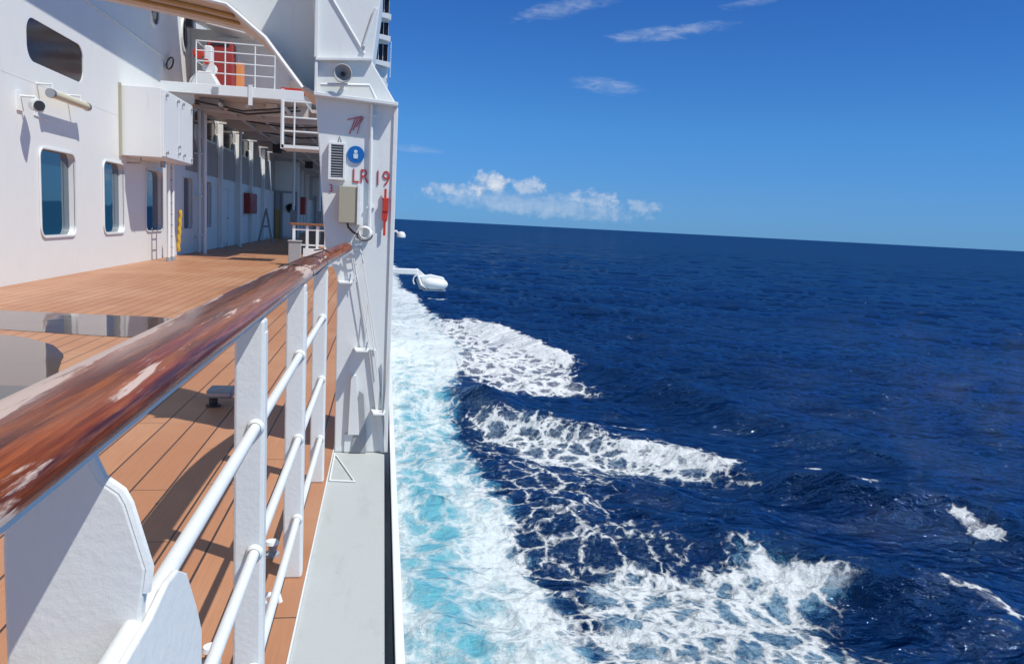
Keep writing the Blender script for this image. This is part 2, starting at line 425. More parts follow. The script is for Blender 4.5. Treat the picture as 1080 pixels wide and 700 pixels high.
    for cx_, cy_, ra, rb, th, v in ((24.0,48.3,.9,.45,-.6,.45),(29.9,44.8,1.1,.5,-.5,.42),(34.4,39.2,2.0,.75,-1.25,.58),(27.6,30.6,1.9,.7,-.8,.42),(20.8,62.4,1.6,.6,-.3,.55),(31,52,.8,.3,-.5,.45),(29.5,26,1.2,.4,-.8,.5),
                                    (11.5,168,2.0,3.5,0,.8)):
        c0, s0 = math.cos(th), math.sin(th); u = ((X-cx_)*c0+(Y-cy_)*s0)/ra; w_ = (-(X-cx_)*s0+(Y-cy_)*c0)/rb
        foam = np.maximum(foam, v*(1-sstep(np.sqrt(u*u+w_*w_)+1.2*n2, .3, 1.25)))
    foam = np.clip(foam, 0, 1)
    aqua = np.maximum(aqua, .75*patch(D, 1.6, .25, .42, .5)); aqua = np.maximum(aqua, .8*patch(mid, 3, .08, .14, .8)); aqua = np.maximum(aqua, patch(Cc, 2, .1, .2, .5))
    turb = np.clip(foam, 0, 1)
    Z += turb*.30*(vnoise(X/.55, Y/.7, 41, 4)-.5)*2*(sp < .6) + dense*.5*n1
    near = sstep(Rr, 8, 24)
    Z *= near
    V = np.stack([X+DX, Y+DY, Z+SEA], -1).reshape(-1, 3)
    i = np.arange(nr-1)[:, None]*na; j = np.arange(na)[None, :]; j2 = (j+1) % na
    q = np.stack([i+j, i+j2, i+na+j2, i+na+j], -1).reshape(-1, 4)
    me = bpy.data.meshes.new('sea'); me.vertices.add(len(V)); me.vertices.foreach_set('co', V.ravel().astype(np.float32))
    q = q[:, ::-1]
    cap = np.arange(na)[::-1]
    me.loops.add(q.size + na); me.loops.foreach_set('vertex_index', np.r_[q.ravel(), cap[::-1]].astype(np.int32))
    me.polygons.add(len(q)+1); me.polygons.foreach_set('loop_start', np.r_[np.arange(0, q.size, 4), q.size].astype(np.int32))
    me.polygons.foreach_set('loop_total', np.r_[np.full(len(q), 4), na].astype(np.int32))
    me.update(calc_edges=True); me.validate()
    me.polygons.foreach_set('use_smooth', np.ones(len(me.polygons), bool))
    for nm, arr in (('foam', foam), ('aqua', aqua)):
        at = me.attributes.new(nm, 'FLOAT', 'POINT'); at.data.foreach_set('value', arr.ravel().astype(np.float32))
    return me
def sea_material():
    m = mat('sea_water', (.004,.03,.10), .08); g = NG(m)
    g.b.inputs['IOR'].default_value = 1.33
    P = g.g.outputs['Position']
    fa = g.n('ShaderNodeAttribute', attribute_name='foam').outputs['Fac']
    aq = g.n('ShaderNodeAttribute', attribute_name='aqua').outputs['Fac']
    flat = g.pos((1,1,.2))
    # domain warp
    wv = g.noise(flat, .9, 4, .6, 0, True)
    off = g.n('ShaderNodeVectorMath', operation='MULTIPLY_ADD'); g.t.links.new(wv, off.inputs[0]); off.inputs[1].default_value = (.85,.85,0); g.t.links.new(flat, off.inputs[2])
    def vor(scale, sx=1, sy=1):
        v = g.n('ShaderNodeTexVoronoi', feature='DISTANCE_TO_EDGE'); v.inputs['Scale'].default_value = scale
        g.t.links.new(g.pos((sx, sy, 1), src=off.outputs[0]), v.inputs['Vector']); return v.outputs['Distance']
    e1 = g.ramp(vor(.62, 1, .8), .0, .34, 1, 0, False); e2 = g.ramp(vor(1.9), .0, .34, 1, 0, False)
    f1 = g.noise(off.outputs[0], 2.8, 9, .74); f2 = g.noise(off.outputs[0], 8, 6, .72)
    lace = g.math('ADD', g.math('ADD', g.math('MULTIPLY', e1, .46), g.math('MULTIPLY', e2, .22)), g.math('ADD', g.math('MULTIPLY', f1, .46), g.math('MULTIPLY', f2, .34)))
    # lace roughly .25 .. 1.0, middle .6
    thr = g.math('SUBTRACT', 1.10, g.math('MULTIPLY', fa, .86))
    fm = g.ramp(g.math('SUBTRACT', lace, thr), g.ramp(aq, .1, .8, -.05, -.30), g.ramp(aq, .1, .8, .16, .34))
    veil = g.ramp(g.math('SUBTRACT', g.math('ADD', f1, g.math('MULTIPLY', f2, .3)), g.math('SUBTRACT', .98, g.math('MULTIPLY', fa, .9))), -.12, .3, 0, .5)
    fm = g.math('MULTIPLY', g.math('MAXIMUM', fm, veil), g.ramp(fa, .03, .18))
    deep = g.mix(g.ramp(g.noise(g.pos((1,1,0)), .02, 4, .6), .35, .65), (.0008,.009,.042), (.0014,.015,.060))
    aqn = g.ramp(g.math('ADD', aq, g.math('MULTIPLY', g.math('SUBTRACT', f1, .5), .9)), .05, .75)
    water = g.mix(g.ramp(aqn, 0, .5), deep, (.035,.19,.30)); water = g.mix(g.ramp(aqn, .4, 1.0), water, (.12,.38,.44))
    col = g.mix(fm, water, g.mix(g.ramp(aq, 0, 1, 0, .5), (.72,.735,.74), (.54,.67,.69)))
    # ripples
    r1 = g.noise(g.pos((1,1.7,1), (0,0,R(-25))), 1.1, 4, .55); r2 = g.noise(g.pos((1,1.8,1), (0,0,R(20))), .33, 5, .6); r3 = g.noise(g.pos((1,2.2,1), (0,0,R(-12))), .09, 4, .6); r4 = g.noise(g.pos((1,2.0,1), (0,0,R(-20))), .017, 4, .6)
    h = g.math('ADD', g.math('MULTIPLY', r1, .42), g.math('ADD', g.math('MULTIPLY', r2, .8), g.math('ADD', g.math('MULTIPLY', r3, 2.2), g.math('MULTIPLY', r4, 9.0))))
    h = g.math('ADD', h, g.math('MULTIPLY', fm, g.math('ADD', .03, g.math('MULTIPLY', f2, .12))))
    nrm = g.bump(h, 1.0, .85)
    g.set(Base_Color=col, Roughness=.8, Normal=nrm)
    g.b.inputs['Specular IOR Level'].default_value = 0
    # rough sea seen at a low angle mirrors far less than a flat sheet: fresnel that levels off
    fr = g.n('ShaderNodeFresnel'); fr.inputs['IOR'].default_value = 1.33; g.t.links.new(nrm, fr.inputs['Normal'])
    fq = g.math('DIVIDE', fr.outputs[0], .30)
    fac = g.math('DIVIDE', fr.outputs[0], g.math('SQRT', g.math('ADD', 1.0, g.math('MULTIPLY', fq, fq))))
    fac = g.math('MULTIPLY', fac, g.ramp(fm, 0, 1, 1.0, .15))
    gl = g.n('ShaderNodeBsdfGlossy'); gl.inputs['Roughness'].default_value = .05; gl.inputs['Color'].default_value = (.42,.68,.98,1); g.t.links.new(nrm, gl.inputs['Normal'])
    mx = g.n('ShaderNodeMixShader'); g.t.links.new(fac, mx.inputs[0]); g.t.links.new(g.b.outputs[0], mx.inputs[1]); g.t.links.new(gl.outputs[0], mx.inputs[2])
    out = [x for x in g.t.nodes if x.type == 'OUTPUT_MATERIAL'][0]; g.t.links.new(mx.outputs[0], out.inputs['Surface'])
    return m
sea = bpy.data.objects.new('sea', sea_mesh()); C.objects.link(sea); sea.data.materials.append(sea_material())
tag(sea, kind='structure')

# ------------------------------------------------------------------ ship: deck, waterway, hull
XW = -5.8
s = MB().box(-5.8, -.25, -4, 22.0, -.10, 0); s.box(-5.8, -2.1, 22.0, 70, -.10, 0)
tag(s.build('deck', M['deck']), kind='structure')
s = MB().box(-.246, .042, -4, 4.9, -.20, -.012)
MBX = MB().box(-.252, -.2465, -4, 4.9, -.20, .003)
tag(MBX.build('deck_edge', M['frame']), kind='structure')
tag(s.build('waterway', M['gutter']), kind='structure')
s = MB().box(.0425, .1025, -6, 110, SEA-1.5, -.21); s.box(-12, .066, 110, 110.2, SEA-1.5, -.15); s.box(-12, .066, -6.2, -6, SEA-1.5, -.15)
tag(s.build('hull', M['white']), 'long white painted hull side dropping to the wake', 'hull')
bw = thing('bulwark', 'low white bulwark with narrow capping along the hull edge', 'bulwark', (.08, 0, -.15))
MB().box(.078, .101, -4, 30, -.208, -.004).build('plate', M['grey'], bw)
MB().box(.074, .104, -4, 30, -.003, .012).build('capping', M['white'], bw, .004)

# ------------------------------------------------------------------ deckhouse
dh = thing('deckhouse', 'long white deckhouse wall with rounded blue windows beside the deck', 'deckhouse', (-6.2, 20, 0))
low = [(14.98,16.62), (18.15,19.55), (21.2,22.75), (24.95,26.15), (27.5,28.9)]
upw = [(14.62,17.2), (26.45,27.45), (27.75,29.7), (30.5,33.0), (34.6,37.4)]
holes = [(a, b, .71, 2.26) for a, b in low] + [(a, b, 3.58, 4.34) for a, b in upw]
def wall_with_holes(x, y0, y1, z0, z1, hs):
    ys = sorted({y0, y1, *[h[0] for h in hs], *[h[1] for h in hs]}); zs = sorted({z0, z1, *[h[2] for h in hs], *[h[3] for h in hs]})
    vs = [(x, y, z) for z in zs for y in ys]; n = len(ys); fs = []
    for i in range(len(zs)-1):
        for j in range(n-1):
            my, mz = (ys[j]+ys[j+1])/2, (zs[i]+zs[i+1])/2
            if any(h[0] < my < h[1] and h[2] < mz < h[3] for h in hs): continue
            fs.append((i*n+j, i*n+j+1, (i+1)*n+j+1, (i+1)*n+j))
    return MB().add(vs, fs)
wl = wall_with_holes(XW, -4, 70, -.05, 8.2, holes); wl.box(-9, XW-.3, -4, 70, -.05, 8.2)
wl.build('wall', M['wall'], dh)
def rrect(y0, y1, z0, z1, r, n=7):
    out = []
    for cy, cz, a0 in ((y1-r, z1-r, 0), (y0+r, z1-r, 90), (y0+r, z0+r, 180), (y1-r, z0+r, 270)):
        for k in range(n+1):
            t = R(a0+90*k/n); out.append((cy+r*math.cos(t), cz+r*math.sin(t)))
    return out
def window(y0, y1, z0, z1, r, gm, rim=.05, depth=.11):
    e = .0
    inner = rrect(y0+.03, y1-.03, z0+.03, z1-.03, r); n = len(inner)
    # rectangle points matched one to one with the rounded ring
    outer = []
    cy, cz = (y0+y1)/2, (z0+z1)/2
    q = n//4
    for i, (a, b) in enumerate(inner):
        k = i//q; t = (i % q)/(q-1)
        if k == 0: p = (y1, b) if t < .5 else (a, z1)
        elif k == 1: p = (a, z1) if t < .5 else (y0, b)
        elif k == 2: p = (y0, b) if t < .5 else (a, z0)
        else: p = (a, z0) if t < .5 else (y1, b)
        outer.append(p)
    x = XW
    f = MB()
    vs = [(x+.0, a, b) for a, b in outer] + [(x+.0, a, b) for a, b in inner] + [(x-depth, a, b) for a, b in inner]
    f.add(vs, [(i, (i+1) % n, n+(i+1) % n, n+i) for i in range(n)])
    f.add(vs, [(n+i, n+(i+1) % n, 2*n+(i+1) % n, 2*n+i) for i in range(n)])
    # corner fillers of the rectangle
    for (py, pz), k in (((y1, z1), 0), ((y0, z1), 1), ((y0, z0), 2), ((y1, z0), 3)):
        i = k*q + (q-1)//2
        f.add([(x, py, pz), (x, *outer[i]), (x, *outer[i+1])], [(0, 1, 2)])
    if rim:
        ro = rrect(y0-.0, y1+.0, z0-.0, z1+.0, r+.03)
        vs = [(x+.004, a, b) for a, b in ro] + [(x+.03, a, b) for a, b in ro] + [(x+.03, a, b) for a, b in inner] + [(x-.01, a, b) for a, b in inner]
        fs = []
        for L in range(3):
            fs += [(L*n+i, L*n+(i+1) % n, (L+1)*n+(i+1) % n, (L+1)*n+i) for i in range(n)]
        f.add(vs, fs)
    w = f.build('window', M['white'], dh)
    g_ = MB().add([(x-depth+.01, a, b) for a, b in inner], [tuple(range(n))])
    g_.build('glass', gm, w)
    return w
for a, b in low: window(a, b, .71, 2.26, .16, M['glass'])
for a, b in upw: window(a, b, 3.58, 4.34, .26, M['darkglass'], rim=0, depth=.03)
# round topped windows in the upper wall, proud frames on the plate
for (y0, y1) in ((21.6, 22.5), (24.8, 25.6)):
    ring = rrect(y0, y1, 5.75, 6.75, .44); n = len(ring)
    f = MB(); f.add([(XW+.003, a, b) for a, b in ring]+[(XW+.05, a, b) for a, b in ring]+[(XW+.05, (a-(y0+y1)/2)*.86+(y0+y1)/2, (b-6.25)*.86+6.25) for a, b in ring]+[(XW+.012, (a-(y0+y1)/2)*.86+(y0+y1)/2, (b-6.25)*.86+6.25) for a, b in ring],
                    [(L*n+i, L*n+(i+1) % n, (L+1)*n+(i+1) % n, (L+1)*n+i) for L in range(3) for i in range(n)])
    p = f.build('porthole', M['white'], dh)
    MB().add([(XW+.012, (a-(y0+y1)/2)*.86+(y0+y1)/2, (b-6.25)*.86+6.25) for a, b in ring], [tuple(range(n))]).build('glass', M['darkglass'], p)
# weld seams and skirting on the wall plating
s = MB()
s.tube([(XW, -4, 3.27), (XW, 24, 3.27)], .0035, 6); s.tube([(XW+.02, 9, 5.2), (XW+.02, 24, 5.2)], .012, 6)
s.build('weld_seam', M['wall'], dh)
# upper overhang which shades the top of the wall
oh = MB(); oh.box(XW-.2, -4.62, -4, 24.2, 7.0, 7.12); oh.box(-4.62, -4.56, -4, 24.2, 6.9, 7.2)
oh.build('overhang', M['soffit'], dh)
for k in range(11): MB().box(XW, -4.63, -2+k*2.5, -1.93+k*2.5, 6.82, 6.998).build('overhang_beam', M['white'], dh)

# pilasters and doors in the covered stretch
for y in (30.0, 33.4, 36.6, 40.2):
    MB().box(XW, XW+.16, y, y+.14, 0, 4.28).build('pilaster', M['wall'], dh, .01)
for y, mname in ((30.6,'wall'), (41.0,'grey')):
    d_ = MB().box(XW, XW+.05, y, y+1.0, .12, 2.1).build('door', M['wall'], dh, .01)
    MB().tube([(XW+.05, y+.85, 1.05), (XW+.11, y+.85, 1.05), (XW+.11, y+.72, 1.05)], .014, 8).build('handle', M['dark'], d_)
    s = MB(); s.box(XW, XW+.08, y-.09, y-.002, 0, 2.2); s.box(XW, XW+.08, y+1.002, y+1.09, 0, 2.2); s.box(XW, XW+.08, y-.0, y+1.0, 2.105, 2.2); s.build('door_frame', M['white'], d_, .01)

# bulkheads of the covered promenade
eb = thing('end_bulkhead', 'shaded white bulkhead far away closing the covered promenade', 'bulkhead', (-3.5, 68, 0))
MB().box(XW, -.4, 68.0, 68.1, -.05, 4.3).build('plate', M['wall'], eb)
for k in range(9): MB().box(-5.6+k*.42, -5.45+k*.42, 67.9, 67.998, .0, 2.8).build('stiffener', M['grey'], eb)
jb = thing('side_bulkhead', 'short jutting bulkhead with white door and brown wood panel', 'bulkhead', (-5.2, 45, 0))
MB().box(XW+.005, -4.55, 45.0, 45.3, -.0, 4.05).build('plate', M['wall'], jb)
d_ = MB().box(-5.35, -4.70, 44.93, 44.998, .1, 2.4).build('door', M['white'], jb, .01)
MB().lathe([(0,0),(.17,0),(.17,.03),(0,.03)], (-5.02, 44.90, 1.65), 'y').build('round_window', M['darkglass'], d_)
s = MB(); s.box(-5.44, -5.352, 44.9, 44.999, 0, 2.5); s.box(-4.698, -4.61, 44.9, 44.999, 0, 2.5); s.box(-5.352, -4.698, 44.9, 44.999, 2.405, 2.5); s.build('door_frame', M['grey'], jb)
MB().box(-5.72, -5.50, 44.8, 44.999, .0, 1.5).build('wood_panel', M['ochre'], jb)
MB().box(-5.72, -5.50, 44.8, 44.999, 1.502, 2.5).build('cabinet', M['grey'], jb)
# upper strip of the covered wall, shade and deck bounce coloured in
st_h = [(a-.03, b+.03, 3.55, 4.305) for a, b in upw[1:]]
wall_with_holes(XW+.006, 25.3, 70, 2.45, 4.31, st_h).build('upper_strip', M['strip'], dh)
for gy in (26.0, 29.3, 32.6, 35.9, 39.2, 42.0):  # added white plates cut to the wedge of sun from each deck slot
    MB().prism([(gy+.30,3.55),(gy+.42,3.9),(gy+.95,3.9),(gy+1.05,3.5),(gy+1.22,3.0),(gy+1.53,2.25),(gy+1.42,2.25),(gy+.95,2.9),(gy+.6,3.3)], 'x', XW+.008, XW+.05).build('added_sun_wedge', M['white'], dh, .005)
for y in (48.5, 51.0, 54.5, 58.0, 62.0):
    MB().box(XW, XW+.22, y, y+.3, 0, 4.28).build('pilaster', M['wall'], dh, .01)
for y in (49.5, 56.0, 60.0): MB().box(XW+.002, XW+.05, y, y+1.0, .1, 2.2).build('door', M['grey'], dh, .01)

# ------------------------------------------------------------------ boat deck (ceiling over the promenade), with slots where the sun falls through
bd = thing('boat_deck', 'stained grey lifeboat deck roofing the far promenade', 'overhead deck', (-4, 30, 4.3))
s = MB()
gaps = [26.0, 29.3, 32.6, 35.9, 39.2, 42.0]
x0, x1 = XW+.002, -4.75
y = 22.7
for gy in gaps:
    s.prism([(x0, y), (x1, y), (x1, gy+.62), (x0, gy+.02)], 'z', 4.32, 4.42); y = gy
    s.prism([(x0, gy+.85), (x1, gy+.70), (x1, gy+1.0), (x0, gy+1.0)], 'z', 4.32, 4.42); y = gy+1.0
    s.prism([(x1, gy+.62), (x1, gy+.70), (x1-.001, gy+.66)], 'z', 4.32, 4.42)
s.prism([(x0, y), (x1, y), (x1, 70), (x0, 70)], 'z', 4.32, 4.42)
s.box(x1, -2.2, 22.7, 70, 4.322, 4.418); s.box(-2.2, -.42, 25.2, 70, 4.322, 4.418)
s.build('deck_plate', M['soffit'], bd)
MB().box(XW, -2.2, 22.6, 22.698, 4.30, 4.56).build('front_edge', M['white'], bd, .01)
for k, y in enumerate([24.0, 25.6, 28.9, 32.2, 35.5, 38.8, 41.7, 47, 52, 58, 64]):
    MB().prism([(-5.3, 4.32), (-5.3, 4.14), (-4.9, 4.02), (-2.2 if y < 25 else -.45, 4.02), (-2.2 if y < 25 else -.45, 4.32)], 'y', y, y+.10).build('deck_beam', M['soffit'], bd)
for x in (-4.4, -3.7, -2.7): MB().tube([(x, 23, 4.12), (x, 69, 4.12)], .05, 8).build('pipe_run', M['soffit'], bd)
for y, x, w in ((34.5,-4.55,.35),(44.5,-4.2,.4)): MB().box(x, x+w, y, y+.3, 3.75, 4.1).build('floodlight', M['dark'], bd, .02)
for k, (x, y, w, l, h) in enumerate(((-5.0,23.4,.5,.6,.22),(-4.1,24.6,.8,.3,.18),(-3.3,23.6,.3,.9,.15),(-3.4,27.0,.6,.4,.25),(-2.4,29.5,.9,.5,.3),(-4.2,30.5,.4,1.2,.2),(-3.0,34.0,.5,.8,.3),(-2.0,37.0,.8,.8,.3))):
    MB().box(x, x+w, y, y+l, 4.31-h, 4.315).build('ceiling_unit', M['soffit'] if k % 3 else M['grey'], bd, .02)
for x0_, x1_, y in ((-5.3,-2.4,23.2),(-5.3,-2.4,23.9),(-5.2,-.8,26.9),(-5.2,-.8,30.2)):
    MB().tube([(x0_,y,4.22),((x0_+x1_)/2,y+.1,4.02),(x1_,y,4.2)], .025, 6).build('ceiling_cable', M['dark'], bd)
MB().tube([(-4.9,22.62,4.38),(-2.3,22.62,4.34)], .02, 8).build('edge_conduit', M['soffit'], bd)
MB().box(-3.6,-3.5,22.58,22.62,4.1,4.62).build('cleat', M['white'], bd); MB().box(-4.5,-4.35,22.57,22.6,4.35,4.5).build('cleat', M['grey'], bd)
for y in (25.8, 31.9): MB().tube([(-5.35, y, 0), (-5.35, y, 4.3)], .055, 10).build('pillar', M['white'], bd)
rl = MB()
for x in (-4.92, -4.2, -3.45, -2.95): rl.tube([(x, 22.66, 4.56), (x, 22.66, 5.62)], .018, 8)
for z in (4.86, 5.14, 5.40, 5.64): rl.tube([(-4.92, 22.66, z), (-2.95, 22.66, z)], .016, 8)
rl.tube([(-4.92, 22.66, 5.64), (-4.92, 24.4, 5.64)], .016, 8); rl.tube([(-4.92, 22.66, 5.14), (-4.92, 24.4, 5.14)], .014, 8)
rl.build('railing', M['white'], bd)
ok_ = thing('locker', 'narrow orange upright locker on the landing beside the lifeboat', 'locker', (-4.1, 24.2, 4.42))
MB().box(-4.17, -3.98, 24.0, 24.3, 4.42, 5.4).build('body', M['orange'], ok_, .01)
MB().box(-4.15, -4.0, 23.97, 23.998, 4.5, 5.34).build('door', M['orange'], ok_, .01)
hl = MB().prism([(-5.8,4.3),(-5.8,4.06),(-5.5,3.86),(-5.2,3.86),(-4.98,4.08),(-4.98,4.3)], 'y', 22.72, 22.78)
hl.build('gusset', M['soffit'], bd)

# house behind the upper landing
uh = thing('upper_house', 'pale upper deck house behind the winch landing', 'deck house', (-4, 27, 4.42))
MB().box(XW+.01, -2.3, 26.0, 26.1, 4.42, 6.6).build('front_wall', M['wall'], uh)
MB().prism([(XW+.01,6.9),(-5.1,6.55),(-3.0,6.2),(-1.4,5.9),(-1.4,6.02),(-3.0,6.34),(-5.0,6.72),(XW+.01,7.05)], 'y', 24.9, 26.6).build('canopy', M['white'], uh)
d_ = MB().box(-5.0, -4.42, 25.93, 25.998, 4.46, 6.42).build('door', M['white'], uh, .01)
MB().box(-4.5, -4.46, 25.88, 25.93, 5.3, 5.42).build('handle', M['dark'], d_)
rc = thing('cabinet', 'tall dull red equipment locker on the upper landing', 'locker', (-4.8, 25, 4.42))
MB().box(-5.12, -4.42, 24.9, 25.5, 4.42, 6.1).build('body', M['darkred'], rc, .02)
MB().box(-5.0, -4.5, 24.88, 24.898, 5.98, 6.04).build('slot', M['dark'], rc)
w_ = thing('winch', 'white boat winch with red hub on the upper landing', 'winch', (-4.9, 23.6, 4.42))
MB().prism([(-5.3,4.42),(-4.45,4.42),(-4.5,4.7),(-4.65,4.95),(-5.0,4.98),(-5.2,4.75)], 'y', 23.2, 23.8).build('bed', M['white'], w_, .03)
MB().lathe([(0,0),(.16,0),(.16,.05),(.10,.05),(.10,.35),(.16,.35),(.16,.42),(0,.42)], (-4.75, 23.3, 5.1), 'y').build('drum', M['white'], w_)
MB().lathe([(0,0),(.13,0),(.13,.12),(0,.12)], (-5.0, 23.2, 5.42), 'y').build('brake_hub', M['red'], w_)
MB().box(-4.86, -4.66, 23.3, 23.6, 5.2, 5.66).build('motor', M['white'], w_, .03)
MB().lathe([(0,0),(.07,0),(.07,.1),(0,.1)], (-4.78, 23.18, 5.22), 'y').build('red_cap', M['red'], w_)
lb = thing('lifeboat', 'orange topped lifeboat with white hull stowed beyond the upper landing', 'lifeboat', (-2.4, 27, 4.9))
def hullshape(x0, x1, y0, y1, z0, z1, n=14):
    vs = []; m_ = 10
    for i in range(n+1):
        t = i/n; sc = math.sin(math.pi*min(max(t, .0), 1))**.35 if 0 < t < 1 else .05
        for k in range(m_+1):
            a = math.pi*k/m_; vs.append(((x0+x1)/2-(x1-x0)/2*sc*math.cos(a), y0+(y1-y0)*t, z1-(z1-z0)*sc*math.sin(a)**.8))
    return vs, [(i*(m_+1)+k, i*(m_+1)+k+1, (i+1)*(m_+1)+k+1, (i+1)*(m_+1)+k) for i in range(n) for k in range(m_)]
MB().add(*hullshape(-3.4, -1.0, 25.2, 33.5, 4.62, 5.3), smooth=True).build('hull', M['white'], lb)
v_, f_ = hullshape(-3.3, -1.1, 25.5, 33.2, 5.31, 5.9); v_ = [(a, b, 5.31+(5.9-c)) for a, b, c in v_]
MB().add(v_, f_, smooth=True).build('canopy', M['orange'], lb)
MB().box(-3.1, -2.2, 25.1, 25.16, 4.8, 4.98).build('rubbing_strake', M['red'], lb)

# lower cage landing
lc = thing('ladder_landing', 'small white railed ladder landing hung below the boat deck', 'landing', (-2.1, 23, 3.05))
MB().box(-2.68, -1.5, 22.0, 23.2, 3.02, 3.10).build('floor_plate', M['white'], lc)
s = MB()
for x in (-2.66, -2.36, -1.55):
    s.tube([(x, 22.02, 3.1), (x, 22.02, 4.22)], .022 if x > -2.6 else .035, 8)
for z in (3.45, 3.8, 4.2): s.tube([(-2.66, 22.02, z), (-1.55, 22.02, z), (-1.55, 23.2, z)], .02, 8)
s.build('railing', M['white'], lc)
MB().box(-2.70, -2.62, 22.0, 22.08, 3.0, 4.5).build('hanger', M['white'], lc)

# second lengthwise rail at the narrowing of the deck
r2 = thing('side_railing', 'short white slatted railing with brown wood top beyond the frame', 'railing', (-2, 22, 0))
MB().box(-2.42, -1.5, 21.93, 22.07, 1.05, 1.11).build('handrail', M['brownwood'], r2, .01)
for x in (-2.36, -2.02, -1.76, -1.54): MB().box(x, x+.07, 21.97, 22.03, 0, 1.05).build('baluster', M['white'], r2)
s = MB()
s.box(-2.36, -1.5, 21.98, 22.02, .52, .56); s.box(-2.36, -1.5, 21.98, 22.02, .92, .96)
s.build('crossbar', M['white'], r2)
MB().box(-2.08, -1.5, 21.95, 21.968, 0, .46).build('kick_panel', M['white'], r2)
bx = thing('deck_box', 'grey upright locker beside the short slatted railing', 'locker', (-2.5, 22.3, 0))
MB().box(-2.42, -2.12, 21.6, 21.9, 0, .62).build('body', M['grey'], bx, .01)
MB().box(-2.44, -2.10, 21.58, 21.92, .622, .66).build('lid', M['grey'], bx, .01)

# ------------------------------------------------------------------ deckhouse fittings
cb_ = thing('wall_cabinet', 'big white steel cabinet bolted high on the wall', 'cabinet', (-5.3, 20.5, 2.4))
MB().box(XW+.02, -4.94, 19.35, 22.2, 2.43, 3.95).build('body', M['white'], cb_, .012)
MB().box(-4.938, -4.90, 19.38, 20.75, 2.46, 3.92).build('door', M['white'], cb_, .008)
MB().box(-4.938, -4.90, 20.78, 22.17, 2.46, 3.92).build('door', M['white'], cb_, .008)
for yy, zz in ((19.6,3.82),(20.6,3.82),(21.1,3.82),(22.0,3.82),(19.6,2.56),(20.7,2.62),(20.7,2.78),(21.2,2.62),(22.0,2.58)):
    MB().lathe([(0,.05),(.035,.05),(.035,0),(0,0)], (-4.90, yy, zz), 'x', 10).build('bolt', M['steel'], cb_)
MB().box(XW+.001, XW+.04, 19.25, 19.34, 2.4, 3.98).build('back_strip', M['khaki'], cb_)
MB().tube([(-5.5,19.8,2.43),(-5.5,19.8,2.3),(XW,19.8,2.3)], .02, 8).build('cable', M['steel'], cb_); MB().tube([(-5.3,20.9,2.43),(-5.3,20.9,2.28)], .06, 10).build('cable_gland', M['steel'], cb_)

lp = thing('wall_lamp', 'yellowed tube lamp on thin white bracket above the first window', 'lamp', (-5.6, 15.6, 3.1))
MB().tube([(-5.56, 14.95, 3.13), (-5.56, 16.6, 3.13)], .07, 12).build('tube', M['lampglass'], lp)
s = MB()
for y in (15.0, 16.3): s.tube([(XW, y, 3.28), (-5.56, y, 3.28), (-5.56, y, 3.18)], .018, 8)
s.tube([(-5.56,14.95,3.19),(-5.56,16.6,3.19)], .022, 8)
s.tube([(XW+.01,14.85,3.25),(XW+.01,14.85,2.75),(XW+.01,15.5,2.72)], .01, 6)
s.build('bracket', M['white'], lp)
for y in (14.9, 16.56): MB().lathe([(0,0),(.078,0),(.078,.09),(0,.09)], (-5.56, y, 3.13), 'y').build('end_cap', M['steel'], lp)

hn = thing('loudspeaker', 'small white cylindrical loudspeaker on the wall left of the lamp', 'loudspeaker', (-5.7, 14.2, 2.9))
MB().tube([(-5.62, 14.45, 2.87), (-5.44, 14.15, 2.83)], [.10, .105], 16).build('housing', M['white'], hn)
MB().tube([(-5.439, 14.148, 2.83), (-5.43, 14.13, 2.828)], .08, 16).build('grille', M['dark'], hn)
s = MB(); s.tube([(XW,14.3,2.98),(-5.55,14.3,2.98),(-5.55,14.3,2.9)], .02, 8); s.box(XW, XW+.03, 14.2, 14.4, 2.75, 3.05); s.build('bracket', M['white'], hn)
hd = thing('bulkhead_handle', 'dark oval fitting on the shaded upper wall', 'fitting', (XW, 23.2, 5.1))
MB().tube([(XW+.02+.06, 23.0+.35*math.cos(t)+.3, 5.12+.14*math.sin(t)+.12*math.cos(t)) for t in [k*math.pi/8 for k in range(17)]], .022, 8, False).build('ring', M['dark'], hd)
MB().box(XW+.001, XW+.07, 22.95, 23.1, 4.95, 5.05).build('lug', M['grey'], hd)

ld = thing('wall_ladder', 'narrow white ladder standing under the wall cabinet', 'ladder', (-5.3, 21.6, 0))
for y in (21.38, 21.80): MB().tube([(-5.3,y,.0),(-5.3,y,2.43)], .04, 10).build('stile', M['white'], ld)
for k in range(8): MB().tube([(-5.3,21.38,.35+k*.28),(-5.3,21.80,.35+k*.28)], .012, 8).build('rung', M['grey'], ld)
for y in (21.38, 21.80): MB().lathe([(0,.10),(.06,.10),(.06,0),(0,0)], (-5.3, y, .002), 'z', 10).build('foot', M['grey'], ld)
yp = thing('rolled_hose', 'yellow hose hung upright beside the wall ladder', 'hose', (-5.3, 22.35, .2))
MB().tube([(-5.31+.012*math.sin(k*1.9)+.004*k, 22.35+.012*math.cos(k*1.9), .22+k*.066) for k in range(17)], .05, 8).build('hose', M['yellow'], yp)
pp = thing('drain_pipe', 'pair of white pipes running up the wall past the fifth window', 'pipe', (XW, 26, 0))
for y, x in ((26.45, -5.66), (26.85, -5.62)):
    MB().tube([(x, y, 0), (x, y, 4.3)], .05, 10).build('pipe', M['white'], pp)
s = MB()
for z in (.5, 1.7, 3.0): s.box(XW, -5.6, 26.4, 26.9, z, z+.05)
s.build('clamp', M['white'], pp)

